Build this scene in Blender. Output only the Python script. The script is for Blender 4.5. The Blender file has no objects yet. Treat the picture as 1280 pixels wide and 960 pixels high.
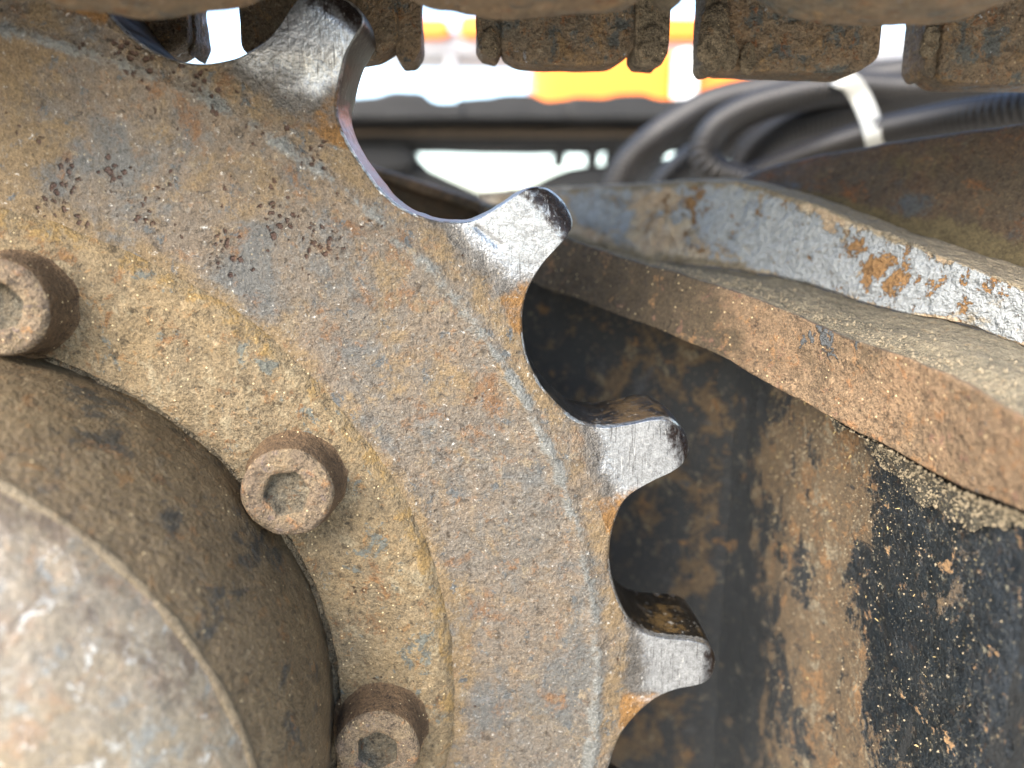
import bpy, math, random
import numpy as np
from mathutils import Vector

random.seed(7); RNG = np.random.default_rng(7)
S = bpy.context.scene
COL = S.collection

# ------------------------------------------------------------------ camera
F_PX, PITCH, YAW, DIST, EYE = 961.0, math.radians(12.372), math.radians(2.9325), 0.40, 0.85
cam = bpy.data.cameras.new('camera'); cam_o = bpy.data.objects.new('camera', cam); COL.objects.link(cam_o)
cam_o.location = (0, -DIST, EYE)
cam_o.rotation_euler = (math.radians(90) - PITCH, 0, -YAW)
cam.sensor_width = 36; cam.lens = F_PX / 1280 * 36
cam.clip_start = 0.01; cam.clip_end = 3000
cam.dof.use_dof = True; cam.dof.focus_distance = 0.412; cam.dof.aperture_fstop = 3.1
S.camera = cam_o

# ------------------------------------------------------------------ sky, sun, exposure
SUN_EL, SUN_AZ = math.radians(38), math.radians(222)      # azimuth clockwise from +Y (away from the camera)
w = bpy.data.worlds.new('World'); S.world = w; w.use_nodes = True
nt = w.node_tree; nt.nodes.clear()
sky = nt.nodes.new('ShaderNodeTexSky'); sky.sky_type = 'NISHITA'; sky.sun_disc = False
sky.sun_elevation = SUN_EL; sky.sun_rotation = SUN_AZ
sky.air_density = 1.0; sky.dust_density = 2.2; sky.ozone_density = 1.0
bg = nt.nodes.new('ShaderNodeBackground'); bg.inputs['Strength'].default_value = 0.15
wo = nt.nodes.new('ShaderNodeOutputWorld')
nt.links.new(sky.outputs[0], bg.inputs['Color']); nt.links.new(bg.outputs[0], wo.inputs['Surface'])
sl = bpy.data.lights.new('sun', 'SUN'); sl.energy = 1.5; sl.angle = math.radians(50); sl.color = (1, .97, .92)
so = bpy.data.objects.new('sun', sl); COL.objects.link(so)
sd = Vector((math.sin(SUN_AZ) * math.cos(SUN_EL), math.cos(SUN_AZ) * math.cos(SUN_EL), math.sin(SUN_EL)))
so.rotation_euler = sd.to_track_quat('Z', 'Y').to_euler(); so.location = sd * 30
S.view_settings.view_transform = 'Standard'; S.view_settings.look = 'None'
S.view_settings.gamma = 1; S.view_settings.use_curve_mapping = False
S.view_settings.exposure = 2.4
S.cycles.max_bounces = 5; S.cycles.diffuse_bounces = 4; S.cycles.glossy_bounces = 3
S.cycles.use_denoising = True

# ------------------------------------------------------------------ maths helpers
_c, _s, _cy, _sy = math.cos(PITCH), math.sin(PITCH), math.cos(YAW), math.sin(YAW)
def at(u, v, y):
    """point of the place that the photograph shows at pixel (u, v), standing y metres behind the sprocket's face"""
    u, v, y = np.broadcast_arrays(np.asarray(u, float), np.asarray(v, float), np.asarray(y, float))
    x = (u - 640) / F_PX; z = -(v - 480) / F_PX
    yy = _c + z * _s; zz = -_s + z * _c
    X = x * _cy + yy * _sy; Y = -x * _sy + yy * _cy
    k = (DIST + y) / Y
    return np.stack([X * k, y, zz * k + EYE], -1)
def pix(P):
    P = np.asarray(P, float)
    X, Y, Z = P[..., 0], P[..., 1] + DIST, P[..., 2] - EYE
    x = X * _cy - Y * _sy; y = X * _sy + Y * _cy
    yy = y * _c - Z * _s; zz = y * _s + Z * _c
    return 640 + F_PX * x / yy, 480 - F_PX * zz / yy

def _hash(i, j, k, seed):
    n = (i * 374761393 + j * 668265263 + k * 2147483647 + seed * 1274126177) & 0xffffffff
    n = ((n ^ (n >> 13)) * 1274126177) & 0xffffffff
    n = (n ^ (n >> 16)) & 0xffff
    return n / 65535.0
def vnoise(P, scale, seed=0):
    Q = np.asarray(P, float) * scale + 1000.37
    I = np.floor(Q).astype(np.int64); f = Q - I; f = f * f * (3 - 2 * f)
    i, j, k = I[..., 0], I[..., 1], I[..., 2]; fx, fy, fz = f[..., 0], f[..., 1], f[..., 2]
    def h(a, b, c): return _hash(i + a, j + b, k + c, seed)
    x00 = h(0,0,0)*(1-fx)+h(1,0,0)*fx; x10 = h(0,1,0)*(1-fx)+h(1,1,0)*fx
    x01 = h(0,0,1)*(1-fx)+h(1,0,1)*fx; x11 = h(0,1,1)*(1-fx)+h(1,1,1)*fx
    return ((x00*(1-fy)+x10*fy)*(1-fz) + (x01*(1-fy)+x11*fy)*fz) * 2 - 1
def fbm(P, scale, octs=4, seed=0, gain=.5):
    a, t = 1.0, 0
    for o in range(octs):
        t = t + a * vnoise(P, scale * 2**o, seed + o * 17); a *= gain
    return t
def sstep(a, b, x):
    t = np.clip((np.asarray(x, float) - a) / (b - a), 0, 1); return t * t * (3 - 2 * t)
def spline(pts, n, closed=False):
    """Catmull-Rom through pts, resampled to n even steps"""
    p = np.asarray(pts, float); m = len(p)
    if closed: q = np.concatenate([p[-1:], p, p[:2]]); segs = m
    else: q = np.concatenate([2*p[:1]-p[1:2], p, 2*p[-1:]-p[-2:-1]]); segs = m - 1
    out = []
    t = np.linspace(0, 1, 24, endpoint=False)[:, None]
    for i in range(segs):
        a, b, c, d = q[i], q[i+1], q[i+2], q[i+3]
        out.append(.5*((2*b)+(c-a)*t+(2*a-5*b+4*c-d)*t**2+(3*b-a-3*c+d)*t**3))
    out = np.concatenate(out + ([out[0][:1]] if closed else [p[-1:]]))
    L = np.concatenate([[0], np.cumsum(np.linalg.norm(np.diff(out, axis=0), axis=1))])
    s = np.linspace(0, L[-1], n + 1)[:-1] if closed else np.linspace(0, L[-1], n)
    return np.stack([np.interp(s, L, out[:, k]) for k in range(out.shape[1])], 1)
def grid_normals(P, cr=False, cc=False):
    def d(A, ax, wrap):
        if wrap: return np.roll(A, -1, ax) - np.roll(A, 1, ax)
        return np.gradient(A, axis=ax)
    n = np.cross(d(P, 0, cr), d(P, 1, cc)); l = np.linalg.norm(n, axis=-1, keepdims=True)
    return n / np.maximum(l, 1e-12)

# ------------------------------------------------------------------ object helpers
def empty(name, loc, label, cat, group=None):
    o = bpy.data.objects.new(name, None); COL.objects.link(o); o.location = loc
    o.empty_display_size = .05; return tag(o, label, cat, group)
def tag(o, label=None, cat=None, group=None, kind=None):
    if label: o['label'] = label
    if cat: o['category'] = cat
    if group: o['group'] = group
    if kind: o['kind'] = kind
    return o
def root_loc(p):
    v = Vector((0, 0, 0))
    while p: v += p.location; p = p.parent
    return v
def mesh_obj(name, verts, faces, mat, parent=None, attrs=None, smooth=True):
    """verts are in world coordinates; the object's origin is its parent's"""
    verts = np.asarray(verts, float).reshape(-1, 3)
    off = np.array(root_loc(parent)) if parent else np.zeros(3)
    me = bpy.data.meshes.new(name); me.from_pydata((verts - off).tolist(), [], faces)
    for k, a in (attrs or {}).items():
        at_ = me.attributes.new(k, 'FLOAT', 'POINT'); at_.data.foreach_set('value', np.asarray(a, float).ravel())
    if smooth: me.polygons.foreach_set('use_smooth', [True] * len(me.polygons))
    me.materials.append(mat); me.update()
    o = bpy.data.objects.new(name, me); COL.objects.link(o); o.parent = parent
    return o
def grid_faces(nr, nc, cr=False, cc=False, off=0, flip=False):
    R = nr if cr else nr - 1; C = nc if cc else nc - 1
    r, c = np.meshgrid(np.arange(R), np.arange(C), indexing='ij'); r2 = (r + 1) % nr; c2 = (c + 1) % nc
    q = np.stack([r*nc+c, r*nc+c2, r2*nc+c2, r2*nc+c], -1).reshape(-1, 4) + off
    return (q[:, ::-1] if flip else q).tolist()
def grid_obj(name, P, mat, parent=None, cr=False, cc=False, attrs=None, flip=False, caps=False):
    nr, nc = P.shape[:2]
    f = grid_faces(nr, nc, cr, cc, 0, flip)
    if caps and cr:
        f.append([r*nc for r in range(nr)]); f.append([r*nc+nc-1 for r in range(nr)][::-1])
    if caps and cc:
        f.append(list(range(nc))); f.append([(nr-1)*nc + c for c in range(nc)][::-1])
    return mesh_obj(name, P, f, mat, parent, attrs)
def rounded_prism(name, prof, y0, y1, mat, parent, rnd=.004, step=.004, amp=.0006, ny=8, seed=0, sc=60):
    """outline prof (x, z) extruded in depth from y0 to y1 with rounded rims and a cast, uneven skin"""
    L = np.linalg.norm(np.diff(np.concatenate([prof, prof[:1]]), axis=0), axis=1).sum()
    n = max(12, int(L / step))
    p = np.asarray(prof, float)
    q = []
    for i in range(len(p)):
        a, b = p[i], p[(i+1) % len(p)]; m = max(1, int(np.linalg.norm(b-a)/step))
        for t in range(m): q.append(a + (b-a)*t/m)
    q = np.array(q)
    for _ in range(max(1, int((rnd/step)**2 * 1.5) + 1)): q = .5*q + .25*(np.roll(q,1,0)+np.roll(q,-1,0))
    d = np.roll(q,-1,0)-np.roll(q,1,0); nrm = np.stack([d[:,1], -d[:,0]],1); nrm /= np.linalg.norm(nrm,axis=1,keepdims=True)+1e-12
    area = .5*np.sum(q[:,0]*np.roll(q[:,1],-1)-np.roll(q[:,0],-1)*q[:,1])
    if area < 0: nrm = -nrm
    rows = []
    cen = q.mean(0)
    for k in (0.0, .35, .65, .85): rows.append((cen + (q - nrm*rnd - cen)*k, y0))
    for a in np.linspace(0, math.pi/2, 4): rows.append((q - nrm*rnd*(1-math.sin(a)), y0 + rnd*(1-math.cos(a))))
    for t in np.linspace(0, 1, ny)[1:-1]: rows.append((q, y0+rnd+(y1-y0-2*rnd)*t))
    for a in np.linspace(math.pi/2, 0, 4): rows.append((q - nrm*rnd*(1-math.sin(a)), y1 - rnd*(1-math.cos(a))))
    for k in (.85, .65, .35, 0.0): rows.append((cen + (q - nrm*rnd - cen)*k, y1))
    P = np.array([np.stack([r[:,0], np.full(len(r), y), r[:,1]], 1) for r, y in rows])
    N = grid_normals(P, False, True)
    P = P + N*(fbm(P, sc, 4, seed)*amp)[..., None]
    return grid_obj(name, P, mat, parent, cc=True, flip=area > 0)

# ------------------------------------------------------------------ material helpers
class NT:
    def __init__(s, name):
        s.m = bpy.data.materials.new(name); s.m.use_nodes = True; s.t = s.m.node_tree; s.t.nodes.clear()
        s.out = s.n('ShaderNodeOutputMaterial'); s.b = s.n('ShaderNodeBsdfPrincipled')
        s.t.links.new(s.b.outputs[0], s.out.inputs['Surface'])
        s.co = s.n('ShaderNodeTexCoord').outputs['Object']
    def n(s, k): return s.t.nodes.new(k)
    def put(s, sock, v):
        if isinstance(v, bpy.types.NodeSocket): s.t.links.new(v, sock)
        elif isinstance(v, (tuple, list)): sock.default_value = (*v, 1) if len(v) == 3 and sock.type == 'RGBA' else v
        else: sock.default_value = v
    def noise(s, scale, det=6, rough=.6, dist=0, vec=None):
        n = s.n('ShaderNodeTexNoise'); s.put(n.inputs['Vector'], vec or s.co)
        n.inputs['Scale'].default_value = scale; n.inputs['Detail'].default_value = det
        n.inputs['Roughness'].default_value = rough; n.inputs['Distortion'].default_value = dist
        return n.outputs['Fac']
    def voro(s, scale, out='Distance', rnd=1, vec=None, feature='F1'):
        n = s.n('ShaderNodeTexVoronoi'); s.put(n.inputs['Vector'], vec or s.co); n.feature = feature
        n.inputs['Scale'].default_value = scale; n.inputs['Randomness'].default_value = rnd
        return n.outputs[out]
    def math(s, op, a, b=0, c=0, clamp=False):
        n = s.n('ShaderNodeMath'); n.operation = op; n.use_clamp = clamp
        for i, v in enumerate((a, b, c)): s.put(n.inputs[i], v)
        return n.outputs[0]
    def step(s, lo, hi, x):
        n = s.n('ShaderNodeMapRange'); n.interpolation_type = 'SMOOTHSTEP'; s.put(n.inputs['Value'], x)
        n.inputs['From Min'].default_value = lo; n.inputs['From Max'].default_value = hi
        return n.outputs['Result']
    def mix(s, f, a, b, blend='MIX'):
        n = s.n('ShaderNodeMix'); n.data_type = 'RGBA'; n.blend_type = blend
        s.put(n.inputs[0], f); s.put(n.inputs[6], a); s.put(n.inputs[7], b); return n.outputs[2]
    def lerp(s, f, a, b):
        n = s.n('ShaderNodeMix'); s.put(n.inputs[0], f); s.put(n.inputs[2], a); s.put(n.inputs[3], b); return n.outputs[0]
    def attr(s, name):
        n = s.n('ShaderNodeAttribute'); n.attribute_name = name; return n.outputs['Fac']
    def stretch(s, sx, sy, sz):
        n = s.n('ShaderNodeMapping'); s.put(n.inputs['Vector'], s.co); n.inputs['Scale'].default_value = (sx, sy, sz)
        return n.outputs[0]
def lin(r, g, b, k=1.0):
    f = lambda c: (c/255/12.92 if c/255 <= .04045 else ((c/255+.055)/1.055)**2.4) * k
    c = (f(r), f(g), f(b)*(.95 if k < 1 else 1)); y = .3*c[0] + .6*c[1] + .1*c[2]; d = .02 if k < 1 else 0
    return tuple(x*(1-d) + y*d for x in c)

def crusty(name, c1, c2, s1=22, patches=(), fine=.5, fine_scale=420, specks=0., speck_col=lin(190,170,130),
           pits=None, rough=.8, bump=.5, bump_mm=1.2, lumps=0., flecks=1., tones=None, spec=.35, smooth=(), scratch=None):
    """weathered metal: two ground tones, patches of other tones, flecks, pits, bright specks, fine relief.
    patches: (scale, lo, hi, colour, attribute or None, gain, roughness, metallic, height)"""
    g = NT(name)
    a = g.noise(s1, 5, .68, .4)
    col = g.mix(g.step(.36, .64, a), c1, c2)
    rg, mt = rough, 0.0
    fa = g.noise(fine_scale, 3, .65)                      # about 2 mm
    fb = g.noise(fine_scale*2.7, 2, .6)                   # below 1 mm
    fc = g.noise(fine_scale*.26, 3, .6)                   # about 8 mm
    h = g.math('ADD', g.math('MULTIPLY', fa, 1.0), g.math('MULTIPLY', fb, .4))
    h = g.math('ADD', h, g.math('MULTIPLY', fc, 1.4 + lumps))
    # flecks of darker, paler and redder scale
    if flecks:
        tn = tones or (tuple(c*.36 for c in c1), tuple(min(1, c*1.8) for c in c2), (c1[0]*1.22, c1[1]*.92, c1[2]*.66))
        for (sc, lo, hi, tc, op) in ((170, .56, .66, tn[0], .9), (230, .59, .67, tn[1], .75), (130, .58, .68, tn[2], .65)):
            k = g.step(lo, hi, g.noise(sc, 3, .72, .6))
            col = g.mix(g.math('MULTIPLY', k, op*flecks), col, tc)
    for (sc, lo, hi, pc, an, gain, pr, pm, ph) in patches:
        n = g.noise(sc, 5, .70, .4)
        if an: n = g.math('ADD', n, g.math('MULTIPLY', g.attr(an), gain))
        n = g.math('ADD', n, g.math('MULTIPLY', g.math('SUBTRACT', fa, .5), .05 if an in smooth else .22))
        k = g.step(lo, hi, n)
        col = g.mix(k, col, pc)
        if pr is not None: rg = g.lerp(k, rg, pr)
        if pm: mt = g.lerp(k, mt, pm)
        elif mt != 0.0: mt = g.lerp(k, mt, 0.0)
        if ph: h = g.math('ADD', h, g.math('MULTIPLY', k, ph))
    v = g.math('ADD', g.math('MULTIPLY', g.math('SUBTRACT', fa, .5), 3.2*fine), g.math('MULTIPLY', g.math('SUBTRACT', fb, .5), 3.6*fine))
    v = g.math('ADD', v, g.math('MULTIPLY', g.math('SUBTRACT', fc, .5), 1.8*fine))
    v = g.math('MAXIMUM', g.math('ADD', v, 1.0), .2)
    vc = g.n('ShaderNodeCombineColor'); [g.put(vc.inputs[i], v) for i in range(3)]
    col = g.mix(1.0, col, vc.outputs[0], 'MULTIPLY')
    if scratch:
        k0 = g.attr(scratch)
        for (rot, sx, sz, lo, hi, tc) in ((.7, 1400, 60, .63, .70, lin(40,36,34,K)), (-.5, 1200, 45, .65, .70, lin(70,62,56,K)), (.2, 1700, 90, .66, .72, lin(235,235,235,.8))):
            mp = g.n('ShaderNodeMapping'); g.put(mp.inputs['Vector'], g.co); mp.inputs['Rotation'].default_value = (0, rot, 0); mp.inputs['Scale'].default_value = (sx, 300, sz)
            k = g.math('MULTIPLY', g.step(lo, hi, g.noise(1, 2, .6, .5, mp.outputs[0])), g.math('MULTIPLY', k0, .75))
            col = g.mix(k, col, tc)
    if pits:
        sc, thr, pc, an, gain = pits
        wv = g.n('ShaderNodeVectorMath'); wv.operation = 'ADD'
        wn = g.n('ShaderNodeTexNoise'); wn.inputs['Scale'].default_value = sc*1.6; wn.inputs['Detail'].default_value = 2; g.put(wn.inputs['Vector'], g.co)
        ws = g.n('ShaderNodeVectorMath'); ws.operation = 'SCALE'; ws.inputs['Scale'].default_value = .9/sc; g.put(ws.inputs[0], wn.outputs['Color'])
        g.put(wv.inputs[0], g.co); g.put(wv.inputs[1], ws.outputs[0])
        d = g.voro(sc, vec=wv.outputs[0]); msk = g.noise(sc*.2, 3, .7)
        if an: msk = g.math('ADD', msk, g.math('MULTIPLY', g.attr(an), gain))
        wd = g.math('MULTIPLY', g.step(thr, thr+.2, msk), .48)
        k = g.math('SUBTRACT', 1.0, g.math('DIVIDE', d, g.math('MAXIMUM', wd, .001)), clamp=True)
        k = g.step(.0, .45, k)
        col = g.mix(g.math('MULTIPLY', k, .85), col, pc); h = g.math('SUBTRACT', h, g.math('MULTIPLY', k, 1.0))
        rg = g.lerp(k, rg, .55)
    if specks:
        d = g.voro(520); r = g.n('ShaderNodeSeparateColor'); g.put(r.inputs[0], g.voro(520, 'Color'))
        k = g.math('MULTIPLY', g.step(.34, .2, d), g.step(1-specks, 1-specks+.02, r.outputs[0]))
        for an in smooth: k = g.math('MULTIPLY', k, g.math('SUBTRACT', 1.0, g.attr(an), clamp=True))
        col = g.mix(g.math('MULTIPLY', k, .8), col, speck_col)
    bp = g.n('ShaderNodeBump'); bp.inputs['Strength'].default_value = min(1, bump*1.5); bp.inputs['Distance'].default_value = bump_mm/1000*1.5
    if smooth:
        q = 1.0
        for an in smooth: q = g.math('MULTIPLY', q, g.math('SUBTRACT', 1.0, g.math('MULTIPLY', g.attr(an), .82)))
        g.put(bp.inputs['Strength'], g.math('MULTIPLY', q, min(1, bump*1.5)))
    g.put(bp.inputs['Height'], h)
    g.put(g.b.inputs['Normal'], bp.outputs[0]); g.put(g.b.inputs['Base Color'], col)
    g.put(g.b.inputs['Roughness'], rg); g.put(g.b.inputs['Metallic'], mt)
    g.b.inputs['Specular IOR Level'].default_value = spec
    return g.m

K = .385
STEEL = lin(180, 182, 186, .62)
M = {}
M['rim'] = crusty('rusty cast steel', lin(151,131,109,K), lin(135,126,115,K), 15, (
        (30, .50, .70, lin(162,137,103,K), 'ochre', .32, .85, 0, 0),
        (24, .56, .74, lin(122,120,116,K), 'slate', .15, .6, 0, 0),
        (48, .57, .72, lin(148,112,80,K), 'brown', .12, .85, 0, 0),
        (80, .58, .66, lin(108,110,110,K), None, 0, .6, 0, 0),
        (70, .60, .68, lin(176,156,126,K), None, 0, .9, 0, 0),
        (60, .60, .78, lin(150,150,146,K), 'ridge', .30, .5, .2, 0),
        (40, .66, .86, lin(172,126,70,K), 'orange', .50, .8, 0, 0),
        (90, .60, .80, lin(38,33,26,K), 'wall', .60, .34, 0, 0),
        (60, .60, .80, lin(104,88,74,K), 'polish', .60, .34, .25, 0),
        (110, .62, .80, lin(104,82,48,K), 'wallochre', .30, .45, 0, 0),
        (70, .58, .86, lin(136,130,124,K), 'halo', .48, .45, .5, 0),
        (55, .60, 1.08, STEEL, 'wear', .60, .30, .92, 0),
        (170, .68, .98, lin(60,48,44,K), 'tip', .50, .36, .4, 0),
        (300, .60, .80, lin(225,222,216,.7), 'lip', .5, .3, .9, 0)),
    fine=.42, specks=.05, speck_col=lin(200,184,156,K), pits=(250, .575, lin(88,52,32,K), 'pits', .24), rough=.68, bump=.62, bump_mm=1.3,
    smooth=('wear','wall','polish'), scratch='wear')
M['flange'] = crusty('ochre crusted steel', lin(172,147,110,K), lin(158,138,108,K), 30, (
        (45, .54, .68, lin(184,166,134,K), None, 0, .9, 0, 0),
        (60, .56, .68, lin(150,110,72,K), None, 0, .9, 0, 0),
        (85, .60, .67, lin(128,128,118,K), 'blue', .15, .7, 0, 0),
        (60, .64, .80, lin(176,144,92,K), 'edge', .16, .9, 0, 0)),
    fine=.45, specks=.05, pits=(260, .565, lin(84,58,42,K), None, 0), rough=.84, bump=.62, bump_mm=1.4)
M['hub'] = crusty('oily brown hub casting', lin(148,126,94,K), lin(132,111,82,K), 20, (
        (30, .56, .66, lin(84,80,72,K), 'dark', .09, .5, 0, 0),
        (60, .58, .70, lin(150,112,72,K), None, 0, .8, 0, 0),
        (44, .59, .70, lin(154,134,104,K), None, 0, .85, 0, 0)),
    fine=.45, specks=.03, rough=.58, bump=.55, bump_mm=1.2)
M['hub_face'] = crusty('worn grey brown hub cover', lin(178,158,128,K), lin(164,149,126,K), 34, (
        (50, .54, .68, lin(172,140,106,K), None, 0, .45, 0, 0),
        (60, .56, .66, lin(172,168,158,K), None, 0, .28, .25, 0),
        (80, .57, .67, lin(214,210,202,.5), None, 0, .30, 0, 0),
        (40, .60, .72, lin(124,104,80,K), 'low', .14, .55, 0, 0)),
    fine=.35, rough=.34, bump=.35, bump_mm=.9, spec=.7, flecks=.6)
M['seam'] = crusty('pale worn edge', lin(156,138,110,K), lin(138,120,94,K), 60, (), fine=.4, rough=.6, flecks=.5)
M['bolt'] = crusty('purplish rusted bolt', lin(152,130,108,K), lin(166,143,112,K), 70, (
        (110, .56, .68, lin(178,134,92,K), None, 0, .9, 0, 0),
        (60, .58, .70, lin(130,118,122,K), None, 0, .6, 0, 0),
        (60, .60, .75, lin(130,103,74,K), 'side', .5, .9, 0, 0)),
    fine=.55, specks=.06, rough=.78, bump=.8, bump_mm=1.5)
M['socket'] = crusty('dirt filled socket', lin(142,126,102,K), lin(128,120,104,K), 90, (
        (120, .58, .68, lin(124,90,62,K), None, 0, .9, 0, 0),), fine=.6, rough=.85, bump=.8)
M['link'] = crusty('muddy worn track link', lin(150,126,98,.6), lin(126,114,96,.6), 22, (
        (40, .54, .66, lin(166,136,98,.6), None, 0, .9, 0, .3),
        (50, .56, .64, lin(104,106,102,.6), None, 0, .45, .3, -.2),
        (90, .58, .68, lin(136,94,62,.6), None, 0, .9, 0, 0),
        (120, .65, .71, STEEL, None, 0, .3, .8, 0)),
    fine=.5, specks=.03, rough=.68, bump=.75, bump_mm=1.6, lumps=.6)
M['mud'] = crusty('dried grey mud', lin(150,134,110,.55), lin(128,116,96,.55), 40, (), fine=.6, specks=.04, rough=.95, bump=.9, bump_mm=2.0, lumps=1.0)
M['bar'] = crusty('rusted frame bar', lin(170,138,106,K), lin(154,128,100,K), 26, (
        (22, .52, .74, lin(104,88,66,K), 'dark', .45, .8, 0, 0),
        (60, .58, .68, lin(172,132,92,K), None, 0, .9, 0, 0),
        (90, .60, .70, lin(150,112,94,K), None, 0, .9, 0, 0),
        (34, .665, .69, lin(104,106,108,K), 'chip_or_sheen', .12, .4, 0, .6)),
    fine=.55, specks=.06, rough=.78, bump=.8, bump_mm=1.6, lumps=.6)
M['paint'] = crusty('flaking blue grey paint', lin(192,178,156,.78), lin(184,160,132,.78), 36, (
        (60, .58, .70, lin(204,196,184,.8), None, 0, .8, 0, 0),
        (30, .49, .53, lin(176,180,184,.64), 'paint', .24, .48, 0, .8),
        (90, .62, .66, lin(168,128,84,.6), 'rust', .24, .9, 0, -1.2),
        (130, .63, .67, lin(160,118,76,.6), None, 0, .9, 0, -.8),
        (60, .58, .75, lin(176,160,134,.55), 'dust', .5, .95, 0, 0)),
    fine=.25, rough=.75, bump=.85, bump_mm=1.7, lumps=3.2, flecks=.3)
M['flap'] = crusty('dark rusted plate', lin(112,88,62,K), lin(100,86,66,K), 26, (
        (40, .56, .68, lin(140,94,54,K), None, 0, .9, 0, 0),
        (34, .56, .68, lin(88,90,90,K), None, 0, .55, 0, 0),
        (110, .66, .72, lin(180,130,80,K), None, 0, .9, 0, 0),
        (30, .58, .75, lin(120,106,76,K), 'dust', .5, .95, 0, 0)),
    fine=.5, rough=.75, bump=.6)
M['dirt'] = crusty('packed sandy dirt', lin(152,140,118,.5), lin(138,128,108,.5), 50, (
        (120, .58, .70, lin(172,158,132,.5), None, 0, .95, 0, .2),), fine=.45, specks=.03, speck_col=lin(180,164,130,.5), rough=.97, bump=.7, bump_mm=1.5, lumps=.6, flecks=.5)
M['grit_dirt'] = crusty('dark gritty dirt', lin(112,104,88,K), lin(84,82,74,K), 60, (
        (140, .56, .66, lin(160,146,116,K), None, 0, .95, 0, .2),), fine=.9, specks=.12, speck_col=lin(180,166,130,K), rough=.95, bump=1.0, bump_mm=1.8, lumps=.8)
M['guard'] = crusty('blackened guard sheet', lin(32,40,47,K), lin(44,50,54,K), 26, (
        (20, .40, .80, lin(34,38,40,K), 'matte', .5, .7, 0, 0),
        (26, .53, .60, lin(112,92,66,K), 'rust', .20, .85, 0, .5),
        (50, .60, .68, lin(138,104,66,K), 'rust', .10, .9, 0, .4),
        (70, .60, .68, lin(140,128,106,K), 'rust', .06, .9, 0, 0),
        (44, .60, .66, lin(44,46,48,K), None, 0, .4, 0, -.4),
        (20, 1.0, 1.6, lin(66,74,84,K), 'chip_or_sheen', .75, .28, 0, 0),  # bluish sky sheen painted into the colour, growing towards the right end
        (70, .70, .74, lin(172,134,92,K), 'chip_or_sheen', .08, .9, 0, .6),
        (260, .64, .72, lin(136,130,110,K), 'chip_or_sheen', .04, .9, 0, 0)),
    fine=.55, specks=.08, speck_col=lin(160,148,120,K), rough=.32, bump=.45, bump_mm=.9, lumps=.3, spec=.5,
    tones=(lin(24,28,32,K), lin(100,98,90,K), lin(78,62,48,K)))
def plain(name, col, rough=.6, metal=0, sc=40, var=.3):
    g = NT(name); n = g.noise(sc, 4, .6)
    g.put(g.b.inputs['Base Color'], g.mix(n, tuple(c*(1-var) for c in col), tuple(c*(1+var) for c in col)))
    g.b.inputs['Roughness'].default_value = rough; g.b.inputs['Metallic'].default_value = metal
    return g.m
M['hose'] = plain('black ribbed hose', lin(80,68,54,.11), .5, 0, 30, .3)
M['tie'] = plain('white cable tie', lin(214,212,204,.55), .45, 0, 30, .1)
M['dark'] = plain('dark greasy steel', lin(54,52,50,.2), .75, 0, 6, .4)
M['orange'] = plain('orange machine paint', (.78, .19, .01), .4, 0, 3, .06)
M['grey'] = plain('grey machine paint', lin(150,150,152), .5, 0, 3, .1)
M['white'] = plain('white machine paint', (.8, .8, .78), .5, 0, 3, .05)
M['ground'] = plain('pale dusty yard', lin(186,178,164), .95, 0, .8, .12)
M['grain'] = plain('pale grit', lin(168,152,126,.5), .9, 0, 300, .5)
M['straw'] = plain('dry straw bits', lin(206,182,126,.6), .8, 0, 300, .3)
M['shoe'] = plain('brown track shoe', lin(80,68,54), .8, 0, 20, .3)

# ------------------------------------------------------------------ ground
g = mesh_obj('ground', [(-600,-600,0),(600,-600,0),(600,600,0),(-600,600,0)], [[0,1,2,3]], M['ground'], smooth=False)
tag(g, kind='structure')

# ------------------------------------------------------------------ sprocket
CX, CZ = -0.72549*DIST, -0.67104*DIST + EYE
THICK = .064
def sp(r, a): return np.stack([CX + r*np.cos(np.radians(a)), CZ + r*np.sin(np.radians(a))], -1)
seen = [(.3722,66.9),(.3755,64.9),(.382,63.4),(.3888,62.4),(.3998,61.4),(.4107,60.9),(.424,60.6),(.4335,59.9),(.4372,58.4),(.4365,57.2),(.4318,56.5),(.4183,56.45),(.4083,56.16),(.3925,55.29),(.3836,53.91),(.377,51.64),(.3725,48.77),(.3736,46.55),(.3803,44.32),(.3936,42.47),(.4093,41.84),(.4212,41.6),(.4285,41.25),(.4345,40.4),(.4363,38.95),(.4338,37.75),(.4282,37.25),(.4225,37.09),(.4149,36.91),(.4062,36.61),(.3922,35.66),(.3811,33.94),(.3738,31.49),(.3722,28.9),(.3771,25.76),(.3834,24.17),(.3945,23.07),(.409,22.51),(.4213,22.21),(.4285,21.75),(.4333,20.8),(.4350,19.52),(.4320,18.4),(.4223,17.82),(.4098,17.55),(.3925,16.78),(.3812,14.79),(.3752,12.46),(.374,10.2),(.3762,7.82),(.3822,5.5),(.3910,4.25),(.4025,3.6),(.4193,3.25),(.4285,2.6),(.4335,1.0),(.4315,-.2),(.4230,-.7),(.4099,-1.15),(.3966,-2.21),(.3852,-4.06),(.3774,-6.1),(.3742,-8.9)]
tmpl = [(r, a) for r, a in seen if 28.5 < a <= 48.8]
t0, t1 = tmpl[0][1], tmpl[-1][1]
hidden = []
step_a = (360 - (66.9 + 8.9)) / 15
for k in range(15):
    for r, a in tmpl[1:]:
        hidden.append((r, -8.9 - (k + (t0 - a)/(t0 - t1))*step_a))
hidden = hidden[:-1]
poly = np.array([sp(r, a) for r, a in seen + hidden])
out = spline(poly, 4200, closed=True)                       # fine everywhere, thinned where out of sight
for _ in range(3): out = .5*out + .25*(np.roll(out,1,0)+np.roll(out,-1,0))
ang = np.unwrap(np.arctan2(out[:,1]-CZ, out[:,0]-CX))
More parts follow.
